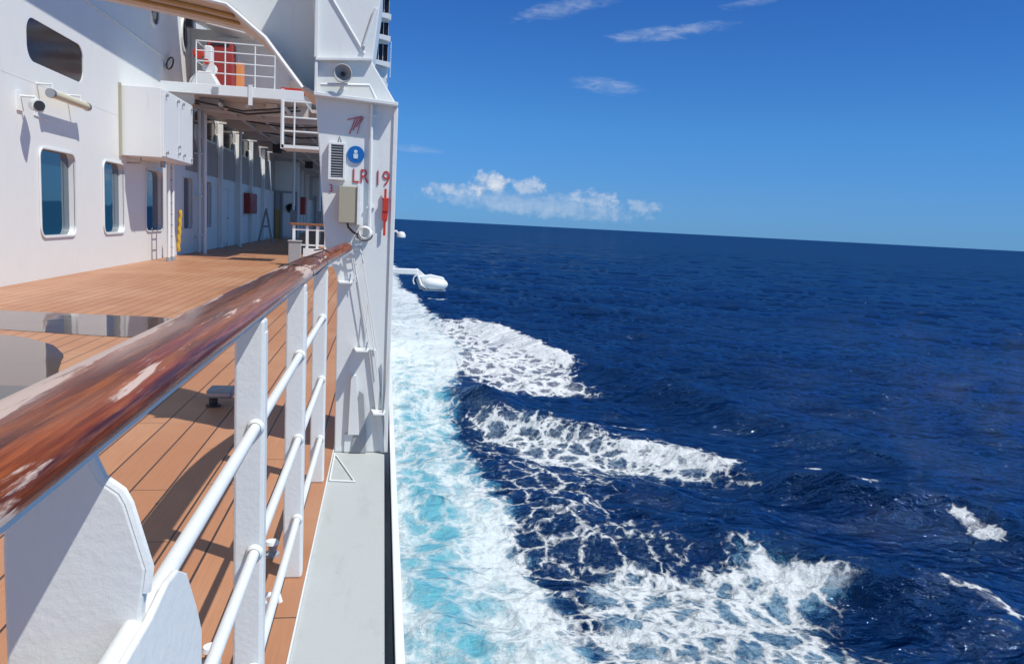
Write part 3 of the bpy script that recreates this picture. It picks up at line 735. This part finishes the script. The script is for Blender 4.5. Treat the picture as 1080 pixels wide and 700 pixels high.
# red boxes and far fittings in the promenade
def firebox(x0, x1, y0, y1, z0, z1, lab):
    f = thing('fire_box', lab, 'fire box', ((x0+x1)/2, (y0+y1)/2, z0), 'red fire boxes along the promenade')
    MB().box(x0, x1, y0, y1, z0, z1).build('body', M['darkred'], f, .01)
    MB().box(x1+.002, x1+.02, y0+.06, y1-.06, z0+.06, z1-.06).build('door', M['darkred'], f, .005)
    MB().box(x1+.02, x1+.035, y1-.2, y1-.12, (z0+z1)/2-.05, (z0+z1)/2+.05).build('handle', M['steel'], f)
firebox(XW+.003, -5.55, 35.4, 37.3, 1.25, 2.1, 'red fire box on the shaded wall, nearer of two')
firebox(-4.5, -4.25, 45.4, 46.2, 1.3, 2.25, 'red fire box by the end bulkhead, farther of two')
vv = thing('valve_wheel', 'black valve wheel on the shaded promenade door', 'valve', (-4.92, 44.8, 1.6))
MB().tube([(-4.92+.2*math.cos(t), 44.82, 1.62+.2*math.sin(t)) for t in [k*math.pi/8 for k in range(17)]], .05, 8, False).build('rim', M['black'], vv)
MB().tube([(-4.92,44.9,1.62),(-4.92,44.75,1.62)], .06, 8).build('hub', M['black'], vv)
for i, (x, y) in enumerate(((-3.9, 36.5), (-3.1, 40.5))):
    st = thing('stanchion', ['white slim deck stanchion with rigging box, nearer one','white slim deck stanchion near the end bulkhead'][i], 'stanchion', (x, y, 0), 'stanchions of the covered promenade')
    MB().tube([(x,y,0),(x,y,4.3)], .06, 10).build('pole', M['white'], st)
    MB().box(x-.12, x+.12, y-.1, y-.07, .9, 1.5).build('box', M['grey'], st)
ss = thing('step_stand', 'dark folding stand leaning against the shaded wall', 'stand', (-5.3, 38.5, 0))
s = MB(); s.tube([(-5.6,38.2,0),(-5.3,38.4,1.5)], .05, 8); s.tube([(-5.0,38.2,0),(-5.3,38.4,1.5)], .05, 8); s.tube([(-5.45,38.3,.7),(-5.15,38.3,.7)], .04, 8); s.build('legs', M['grey'], ss)

# ------------------------------------------------------------------ main railing
rg = thing('deck_railing', 'white steel deck railing with wide varnished wooden handrail in front', 'railing', (-.3, 2, 0))
path = [(-.335, y, 1.116) for y in np.linspace(-1.0, 3.6, 24)] + [(-.325, 3.85, 1.119), (-.30, 4.1, 1.128), (-.262, 4.32, 1.142), (-.225, 4.5, 1.158), (-.205, 4.6, 1.168)]
prof = [(-.060,.0),(-.063,.011),(-.058,.022),(-.045,.031),(-.025,.035),(0,.037),(.025,.036),(.050,.031),(.066,.022),(.072,.011),(.070,.0)]
def sweep(path, prof, narrow=True):
    vs = []; n = len(prof)
    for i, p in enumerate(path):
        k = 1 if not narrow or i < len(path)-6 else 1-.10*(i-len(path)+6)
        for a, b in prof: vs.append((p[0]+a*k, p[1], p[2]+b))
    fs = [(i*n+k, i*n+(k+1) % n, (i+1)*n+(k+1) % n, (i+1)*n+k) for i in range(len(path)-1) for k in range(n)]
    return MB().add(vs, fs, True).add(vs[:n], [tuple(range(n))]).add(vs[-n:], [tuple(range(n))])
sweep(path, prof).build('handrail', M['railwood'], rg)
sweep([(a, b, c-.014) for a, b, c in path], [(-.05,0),(-.05,.012),(.060,.012),(.060,0)]).build('flat_bar', M['frame'], rg)
for i in (21, 24):
    a, b, c = path[i]; MB().tube([(a+p*1.02, b, c+q*1.02+.0005) for p, q in prof], .0012, 5).build('scarf_joint', M['black'], rg)
# first stanchion: wide bracket plate with a thick welded edge
pl = [(-.425,-.002),(-.425,.95),(-.415,1.09),(-.335,1.09),(-.328,1.053),(-.318,1.030),(-.306,1.021),(-.297,1.014),(-.290,1.000),(-.268,.92),(-.275,.86),(-.255,.70),(-.255,-.002)]
p1 = MB().prism(pl, 'y', .97, .995).build('bracket_plate', M['rail'], rg, .004)
MB().tube([(-.334,.978,1.085)]+[(a,.978,b) for a, b in pl[4:10]]+[(-.272,.978,.89)], .0075, 8).build('welded_edge', M['rail'], p1)
for y in (1.93, 2.95, 4.06):
    p_ = MB().box(-.335, -.268, y, y+.06, .0, 1.100).build('post', M['rail'], rg, .006)
    MB().box(-.277, -.2655, y+.010, y+.050, .004, 1.07).build('edge_strip', M['rail'], p_, .002)
MB().box(-.40, -.245, -.2, -.115, .0, 1.092).build('post', M['rail'], rg, .006)
for z in (.845, .535, .23): MB().tube([(-.285, -1.0, z), (-.285, 4.06, z)], .0128, 14).build('rail_pipe', M['rail'], rg)
for y in (1.93, 2.95, 4.06):
    for z in (.845, .535, .23):
        MB().lathe([(.0145,-.016),(.019,-.008),(.0215,-.0005),(.0215,.0605),(.019,.068),(.0145,.076)] if y > 4.1 else [(.0145,-.014),(.0185,-.007),(.021,-.0008)], (-.285, y, z), 'y', 14).build('weld_bead', M['rail'], rg)
lg = [(.45,.60),(.60,.858),(.97,.858),(1.05,.868),(1.10,.862),(1.15,.835),(1.215,.75),(1.245,.70),(1.245,.45),(.6,.2)]
MB().prism(lg, 'x', -.272, -.262).build('lug_plate', M['white'], rg, .003)
MB().tube([(-.375,.93,.775),(-.30,.93,.805)], .022, 12).build('pin', M['rail'], rg)
# rope looped round the rail end
rp = thing('rail_lashing', 'thin dark cord looped over the handrail near its end', 'cord', (-.3, 3.9, 1.1))
MB().tube([(-.345+p*1.06, 3.30+.03*math.sin(k), 1.108+q*1.08+.003) for k, (p, q) in enumerate(prof)]+[(-.275,3.5,1.10),(-.262,3.9,1.12),(-.262,4.15,1.165),(-.30,4.2,1.178),(-.345,4.2,1.17)], .0035, 6).build('cord', M['dark'], rp)

# ------------------------------------------------------------------ frame column with overhead arch
fc = thing('davit_frame', 'tall white steel davit frame column with overhead arch at the hull edge', 'davit frame', (-.1, 4.9, -.15))
Y0, Y1 = 4.65, 5.2
col = [(-.245,-.011),(.058,-.011),(.056,1.97),(-.088,2.19),(-.045,2.60),(-.045,2.98),(-.412,2.98),(-.41,2.49),(-.386,2.18),(-.39,2.0),(-.322,1.18),(-.252,1.0)]
MB().prism(col, 'y', Y0, Y1).build('web_plate', M['frame'], fc, .006)
fl = MB()
fl.prism([(-.392,1.985),(.058,1.960),(.058,1.980),(-.392,2.005)], 'y', Y0-.075, Y0-.002)
fl.prism([(-.390,2.172),(-.088,2.195),(-.088,2.212),(-.390,2.189)], 'y', Y0-.035, Y0-.002)
fl.box(-.398, -.378, Y0-.03, Y0-.002, 2.19, 2.98)
fl.box(-.394, -.378, Y0-.03, Y0-.002, 2.006, 2.171)
fl.build('flange', M['frame'], fc, .003)
s = MB(); s.box(.036, .060, Y0-.012, Y0-.002, -.008, 1.955); s.build('outer_edge', M['frame'], fc, .003)
for p_, r_ in (([(-.32,Y0-.003,2.52),(-.133,Y0-.003,2.235)], .007), ([(-.075,Y0-.012,2.47),(-.135,Y0-.012,2.27)], .011), ([(-.36,Y0-.05,2.045),(-.10,Y0-.05,2.06),(-.065,Y0-.03,1.995)], .010)):
    MB().tube(p_, r_, 8).build('stiffener_rod', M['frame'], fc)
# knee and beam
kn = [(-.40,2.0),(-.463,2.03),(-.56,2.15),(-.66,2.275),(-.80,2.385),(-.86,2.43),(-1.05,2.46),(-1.5,2.52),(-5.8,3.05),(-5.8,3.40),(-1.5,2.98),(-.40,2.98)]
MB().prism(kn, 'y', 4.97, 4.99).build('knee_plate', M['frame'], fc)
fp = kn[0:9]; vs = []; 
for a, b in fp: vs += [(a, Y0+.02, b), (a, Y1+.05, b), (a+.008, Y1+.05, b+.014), (a+.008, Y0+.02, b+.014)]
MB().add(vs, [(i*4+k, i*4+(k+1) % 4, (i+1)*4+(k+1) % 4, (i+1)*4+k) for i in range(len(fp)-1) for k in range(4)]).build('arch_flange', M['soffit'], fc)
s = MB(); s.tube([(a, Y0+.015, b) for a, b in fp[1:]], .011, 8); s.tube([(a, Y1+.05, b) for a, b in fp[4:]], .014, 8); s.build('arch_edge', M['white'], fc)
s = MB()
for yy, w in ((4.86, .05), (5.04, .035)):
    vs = []
    for a, b in fp[5:]: vs += [(a, yy, b-.003), (a, yy+w, b-.003), (a, yy+w, b-.014), (a, yy, b-.014)]
    s.add(vs, [(i*4+k, i*4+(k+1) % 4, (i+1)*4+(k+1) % 4, (i+1)*4+k) for i in range(len(fp)-6) for k in range(4)])
s.build('bounce_strip', M['ochre'], fc)  # ochre strips colour the deck's warm bounce onto the arch underside
s = MB(); s.tube([(-.084,Y0-.018,1.965),(-.078,Y0-.018,1.30),(-.078,Y0-.018,1.24)], .0085, 8)
for z in (1.40, 1.90): s.box(-.10, -.055, Y0-.02, Y0-.002, z, z+.012)
s.build('conduit', M['white'], fc)
# shelf steps
for i, (xa, xb, z) in enumerate(((-.250,-.160,.985),(-.150,-.058,.605),(-.043,.045,.245))):
    sh = MB().prism([(xa, Y0-.002),(xb, Y0-.002),(xb-.012, Y0-.125),(xa+.016, Y0-.125)], 'z', z-.005, z+.005).build('step', M['frame'], fc, .002)
    MB().tube([(xb-.02,Y0-.10,z+.006),(xb-.014,Y0-.09,z+.05)], .004, 6).build('pin', M['steel'], sh)
MB().prism([(-.170,.10),(-.160,.45),(-.130,.45),(-.105,.10)], 'y', Y0-.03, Y0-.002).build('gusset', M['frame'], fc, .002)
MB().prism([(-.065,.60),(-.02,.60),(.045,-.008),(.020,-.008)], 'y', Y0-.02, Y0-.002).build('gusset', M['frame'], fc, .002)
MB().prism([(-.19,-.008),(-.19,.10),(-.09,.10),(-.09,-.008)], 'y', Y0-.012, Y0-.002).build('doubler', M['frame'], fc, .002)
MB().prism([(-.150,-.008),(-.062,-.008),(-.085,.34),(-.112,.36)], 'y', Y0-.022, Y0-.0125).build('shadow_plate', M['grey'], fc, .002)  # grey plate paints in a shadow on the frame face
MB().prism([(.03,.245),(.05,.60),(.058,.55),(.058,.0)], 'y', Y0-.05, Y0-.03).build('outer_gusset', M['frame'], fc, .002)
# painted letters and numbers
def text(body, size, x, z, y, parent, m, name='lettering', th=.0012):
    cu = bpy.data.curves.new(name, 'FONT'); cu.body = body; cu.size = size; cu.extrude = th; cu.align_x = 'CENTER'; cu.offset = -.0004*size/.1
    o = bpy.data.objects.new(name, cu); C.objects.link(o)
    dg = bpy.context.evaluated_depsgraph_get(); me = bpy.data.meshes.new_from_object(o.evaluated_get(dg)); me.materials.clear(); me.materials.append(m)
    bpy.data.objects.remove(o); o = bpy.data.objects.new(name, me); C.objects.link(o)
    o.parent = parent; o.matrix_parent_inverse = Matrix.Translation(-parent.location)
    o.matrix_world = Matrix.Translation((x, y, z)) @ Matrix.Rotation(R(90), 4, 'X') @ Matrix.Diagonal((.78, 1, 1, 1))
    return o
text('LR', .112, -.137, 1.537, Y0-.0035, fc, M['redmark'])
text('19', .118, -.018, 1.530, Y0-.0035, fc, M['redmark'])
text('3', .06, -.296, 1.478, Y0-.0035, fc, M['redmark'])
s = MB()
for k in range(4): s.prism([(-.205+k*.018,1.80+.02*k),(-.198+k*.018,1.80+.02*k),(-.165+k*.014,1.895),(-.172+k*.014,1.895)], 'y', Y0-.004, Y0-.0022)
s.prism([(-.215,1.872),(-.135,1.895),(-.135,1.902),(-.215,1.879)], 'y', Y0-.0062, Y0-.0045); s.prism([(-.14,1.90),(-.133,1.90),(-.158,1.80),(-.163,1.80)], 'y', Y0-.0082, Y0-.0064)
s.build('red_marking', mat('faded_red_marking', (.50,.16,.17), .5), fc)

fd = thing('floodlight', 'round grey floodlight on the frame above the signs', 'floodlight', (-.24, 4.55, 2.08))
MB().lathe([(.0,.0),(.042,.0),(.050,-.05),(.046,-.055),(.036,-.03),(.0,-.012)], (-.241, Y0-.05, 2.105), 'y', 24).build('housing', M['grey'], fd)
MB().lathe([(0,0),(.011,0),(.011,-.02),(0,-.02)], (-.241, Y0-.064, 2.105), 'y', 12).build('lens', M['black'], fd)
MB().box(-.246,-.236, Y0-.06, Y0-.002, 2.035, 2.07).build('bracket', M['white'], fd)
nb = thing('vent_grille', 'grey louvred panel in white frame upper left of the letters', 'grille', (-.265, 4.64, 1.56))
s = MB(); s.box(-.312,-.298,Y0-.03,Y0-.002,1.545,1.748); s.box(-.232,-.218,Y0-.03,Y0-.002,1.545,1.748); s.box(-.298,-.232,Y0-.03,Y0-.002,1.735,1.748); s.box(-.298,-.232,Y0-.03,Y0-.002,1.545,1.558); s.build('frame', M['white'], nb, .002)
s = MB().box(-.298,-.232,Y0-.008,Y0-.002,1.558,1.735)
for k in range(12): s.prism([(Y0-.026,1.564+k*.0143),(Y0-.0085,1.572+k*.0143),(Y0-.0085,1.575+k*.0143),(Y0-.026,1.567+k*.0143)], 'x', -.2975, -.2325)
s.build('louvre', M['grey'], nb)
MB().tube([(-.262,Y0-.02,1.75),(-.255,Y0-.03,1.78),(-.245,Y0-.02,1.75)], .005, 6).build('hook', M['steel'], nb)
rs_ = thing('round_sign', 'round blue sign with small white figure above the red letters', 'sign', (-.165, 4.64, 1.69))
MB().lathe([(0,0),(.047,0),(.047,-.008),(0,-.008)], (-.165, Y0-.002, 1.690), 'y', 28).build('disc', M['blue'], rs_)
s = MB(); s.prism([(-.176,1.668),(-.154,1.668),(-.152,1.694),(-.178,1.694)], 'y', Y0-.013, Y0-.0105); s.lathe([(0,0),(.010,0),(.010,-.002),(0,-.002)], (-.165, Y0-.0108, 1.706), 'y', 12)
s.build('symbol', mat('sign_white', (.55,.68,.72), .4), rs_)
kb = thing('junction_box', 'tall khaki junction box under the red letters', 'junction box', (-.2, 4.6, 1.31))
MB().box(-.248,-.148,Y0-.075,Y0-.012,1.313,1.512).build('body', M['khaki'], kb, .003)
MB().box(-.148,-.130,Y0-.085,Y0-.002,1.305,1.524).build('side_plate', M['white'], kb, .002)
s = MB(); s.tube([(-.20,Y0-.04,1.313),(-.195,Y0-.04,1.29),(-.17,Y0-.04,1.265),(-.14,Y0-.04,1.25)], .006, 8); s.build('cable', M['dark'], kb)
cc = thing('cable_coil', 'small coil of white cable hanging beside the handrail end', 'cable coil', (-.1, 4.6, 1.26))
s = MB()
for k in range(4):
    s.tube([(-.103+(.038-k*.003)*math.cos(t), Y0-.02-.012*k+.004*math.sin(3*t), 1.262+(.036-k*.002)*math.sin(t)) for t in [j*math.pi/10 for j in range(21)]], .0045, 6, False)
s.build('coil', M['rope'], cc)
MB().tube([(-.103+.042*math.cos(t), Y0-.07, 1.255+.036*math.sin(t)) for t in [math.pi+j*math.pi/10 for j in range(11)]], .004, 6).build('tie', M['black'], cc)
rh = thing('release_handle', 'red release handle clamped on the frame below number 19', 'handle', (.008, 4.62, 1.26))
MB().tube([(.004,Y0-.022,1.252),(.004,Y0-.022,1.512)], .007, 10).build('rod', M['red'], rh)
s = MB(); s.box(-.010,.022,Y0-.034,Y0-.002,1.385,1.462); s.box(-.014,.026,Y0-.012,Y0-.002,1.448,1.462); s.prism([(-.012,1.385),(.022,1.385),(.018,1.335),(-.010,1.335)], 'y', Y0-.03, Y0-.002); s.build('clamp', M['red'], rh, .003)
# rope ladder / lashing net below rail end
rn = thing('lashing_lines', 'thin white lines stretched down the frame face beside the steps', 'rope', (-.1, 4.55, .6))
s = MB()
for a, b in (((-.185,1.235),(-.062,.64)), ((-.135,1.235),(-.018,.60)), ((-.185,1.20),(-.145,.985)), ((-.150,1.24),(-.105,1.10)), ((-.105,1.10),(-.155,1.0)), ((-.075,.86),(-.085,.62)), ((-.075,.86),(-.01,.45))):
    s.tube([(a[0],Y0-.03,a[1]),(b[0],Y0-.035,b[1])], .0028, 5)
s.build('line', M['rope'], rn)
rt = thing('floor_brace', 'thin white triangular rod brace on the grey waterway floor', 'brace', (-.2, 4.3, -.01))
s = MB(); 
for a, b in (((-.240,4.60),(-.238,4.12)), ((-.238,4.12),(-.105,4.10)), ((-.230,4.57),(-.115,4.12))): s.tube([(*a,-.006),(*b,-.006)], .0045, 6)
s.build('rod', M['white'], rt)

# ------------------------------------------------------------------ small deck fittings
dv = thing('deck_bracket', 'low grey box shaped bracket on a dark foot inboard of the rail', 'bracket', (-1.1, 5.85, 0))
MB().box(-1.17, -1.0, 5.68, 5.86, .06, .12).build('box', M['grey'], dv, .012)
MB().box(-1.16, -1.01, 5.66, 5.678, .075, .105).build('face_plate', M['steel'], dv, .003)
MB().lathe([(.03,.06),(.03,.0),(.05,.0),(.05,.012),(0,.012)], (-1.13, 5.72, 0), 'z', 16).build('foot', M['dark'], dv)
for i, (x, y, lab) in enumerate(((-.40, 3.16, 'small white capped deck fitting between the posts, farther one'), (-.36, 2.66, 'small white bent pipe fitting at the deck edge, nearer one'), (-.47, 2.36, 'white deck outlet with grey base behind the second post'))):
    t = thing('deck_fitting', lab, 'fitting', (x, y, 0), 'small deck fittings by the rail')
    MB().lathe([(0,.0),(.03,.0),(.03,.012),(.014,.02),(.014,.05),(0,.05)], (x, y, 0), 'z', 14).build('base', M['grey'], t)
    if i == 1: MB().tube([(x,y,.05),(x,y,.065),(x+.012,y,.075),(x+.045,y,.075),(x+.05,y,.05)], .011, 10).build('cap', M['white'], t)
    else: MB().lathe([(0,.062),(.024,.062),(.028,.05),(0,.05)], (x, y, 0), 'z', 14).build('cap', M['white'], t)
def puddle(poly, lab):
    pts = []; n = len(poly)
    for i in range(n):          # smooth the outline
        p0, p1, p2, p3 = [Vector(poly[(i+k-1) % n]) for k in range(4)]
        for t in (0, .25, .5, .75):
            q = .5*((2*p1)+(p2-p0)*t+(2*p0-5*p1+4*p2-p3)*t*t+(3*p1-p0-3*p2+p3)*t**3)
            pts.append((q.x+random.uniform(-.015,.015), q.y+random.uniform(-.015,.015)))
    o = MB().add([(a, b, .004) for a, b in pts], [tuple(range(len(pts)))]).build('puddle', M['wet'])
    tag(o, lab, 'puddle', 'puddles on the deck')
puddle([(-5.2,10.7),(-4.55,10.6),(-3.87,10.5),(-3.2,10.45),(-2.5,10.3),(-2.2,9.6),(-2.2,8.95),(-2.45,8.72),(-3.28,8.86),(-3.89,9.0),(-4.8,9.1),(-5.3,9.8)], 'long puddle across the deck mirroring the wall windows')
puddle([(-3.9,8.62),(-3.43,8.5),(-2.96,7.95),(-2.68,7.3),(-2.45,6.6),(-2.3,6.0),(-2.2,5.4),(-2.6,4.8),(-3.6,4.8),(-4.4,6),(-4.5,7.8)], 'round dark puddle at the left edge, nearer the handrail')

# ------------------------------------------------------------------ things outboard beyond the frame
ob = thing('outrigger', 'white outrigger arm with rounded white pod sticking out over the wake', 'outrigger', (.1, 20, 0))
MB().box(.097, .86, 19.93, 20.07, .01, .15).build('arm', M['white'], ob, .02)
MB().prism([(.80,.16),(.86,.16),(1.15,-.08),(1.10,-.20),(.80,.02)], 'y', 19.95, 20.05).build('elbow', M['white'], ob, .01)
vs = []; n = 14
sec = [(.96,.06),(1.02,.15),(1.15,.20),(1.35,.19),(1.50,.17),(1.58,.09),(1.61,.03)]
s = MB(); rings = []
for x, r_ in sec:
    rings.append([(x, 20+r_*1.3*math.cos(2*math.pi*k/n), -.185-.045*(x-1.2)+r_*.85*math.sin(2*math.pi*k/n)) for k in range(n)])
s.add([p for r_ in rings for p in r_], [(i*n+k, i*n+(k+1) % n, (i+1)*n+(k+1) % n, (i+1)*n+k) for i in range(len(sec)-1) for k in range(n)], True)
s.add(rings[-1], [tuple(range(n))]); s.add(rings[0], [tuple(range(n))]); s.build('pod', M['white'], ob)
MB().prism([(.90,-.02),(1.18,.03),(1.50,-.03),(1.56,-.16),(1.30,-.10),(1.0,-.20)], 'y', 19.86, 20.14).build('hood', M['white'], ob, .02)
MB().prism([(.82,-.10),(.98,-.06),(1.12,-.32),(.92,-.34)], 'y', 19.88, 20.12).build('clamp', M['grey'], ob, .02)
MB().tube([(.86,19.9,.02),(.95,19.85,-.22),(1.1,19.82,-.30)], .03, 8).build('strut', M['white'], ob)
MB().box(1.0, 1.56, 19.84, 20.16, -.36, -.325).build('base_plate', M['steel'], ob, .01)
MB().tube([(.84+.09*math.cos(t), 19.9, -.12+.12*math.sin(t)) for t in [.5+k*math.pi/7 for k in range(9)]], .016, 8).build('hose_loop', M['white'], ob)
ol = thing('side_lamp', 'small white lamp fitting on the hull side near the horizon', 'lamp', (.3, 24, 1.0))
MB().lathe([(0,0),(.11,0),(.12,.06),(.08,.14),(0,.16)], (.47, 22, .86), 'z', 14).build('globe', M['white'], ol)
MB().tube([(.10,22,.98),(.34,22,1.02),(.40,22,.93)], .03, 8).build('arm', M['white'], ol)
MB().tube([(.10,22,1.25),(.24,22,1.24)], .03, 8).build('stub', M['white'], ol)

# upper deck fittings hung under the overhang
ul = thing('overhang_lamp', 'small dark lamp hanging under the upper overhang', 'lamp', (-5.2, 23.2, 6.4))
MB().box(-5.28,-5.12,23.1,23.3,6.05,6.6).build('housing', M['dark'], ul, .02)
MB().tube([(-5.2,23.2,6.6),(-5.2,23.2,6.99)], .02, 8).build('stem', M['grey'], ul)
# far superstructure block with balcony windows
tw = thing('aft_superstructure', 'distant white superstructure with dark glazed balconies above the frame', 'superstructure', (-3, 86, 14))
s = MB(); s.box(-9, -.1, 85, 96, 12.5, 30); s.prism([(-9,12.5),(-.1,12.5),(.0,15.2),(-1.6,16.4),(-9,16.4)], 'y', 84.7, 84.99); s.build('wall', M['white'], tw)
for k, (z0, z1) in enumerate(((16.95,18.55),(19.35,20.65),(21.6,23.0),(23.9,25.4))):
    w = MB().box(-1.52, -.12, 84.9, 84.98, z0, z1).build('window', M['darkglass'], tw)
    MB().box(-1.06, -1.02, 84.85, 84.898, z0, z1).build('mullion', M['white'], w); MB().box(-.62, -.58, 84.85, 84.898, z0, z1).build('mullion', M['white'], w)
for k, z in enumerate((16.25, 18.75, 20.85, 23.2, 25.6)):
    MB().prism([(-1.7,z+.35),(.12,z),(.12,z+.5),(-1.7,z+.75)], 'y', 84.3, 84.88).build('balcony', M['white'], tw)
s = MB()
for k in range(16): s.tube([(.10,84.5,15.4+k*.2),(.22,84.5,15.4+k*.2)], .03, 6)
s.tube([(.2,84.5,15.3),(.2,84.5,18.8)], .03, 6); s.build('ladder', M['white'], tw)
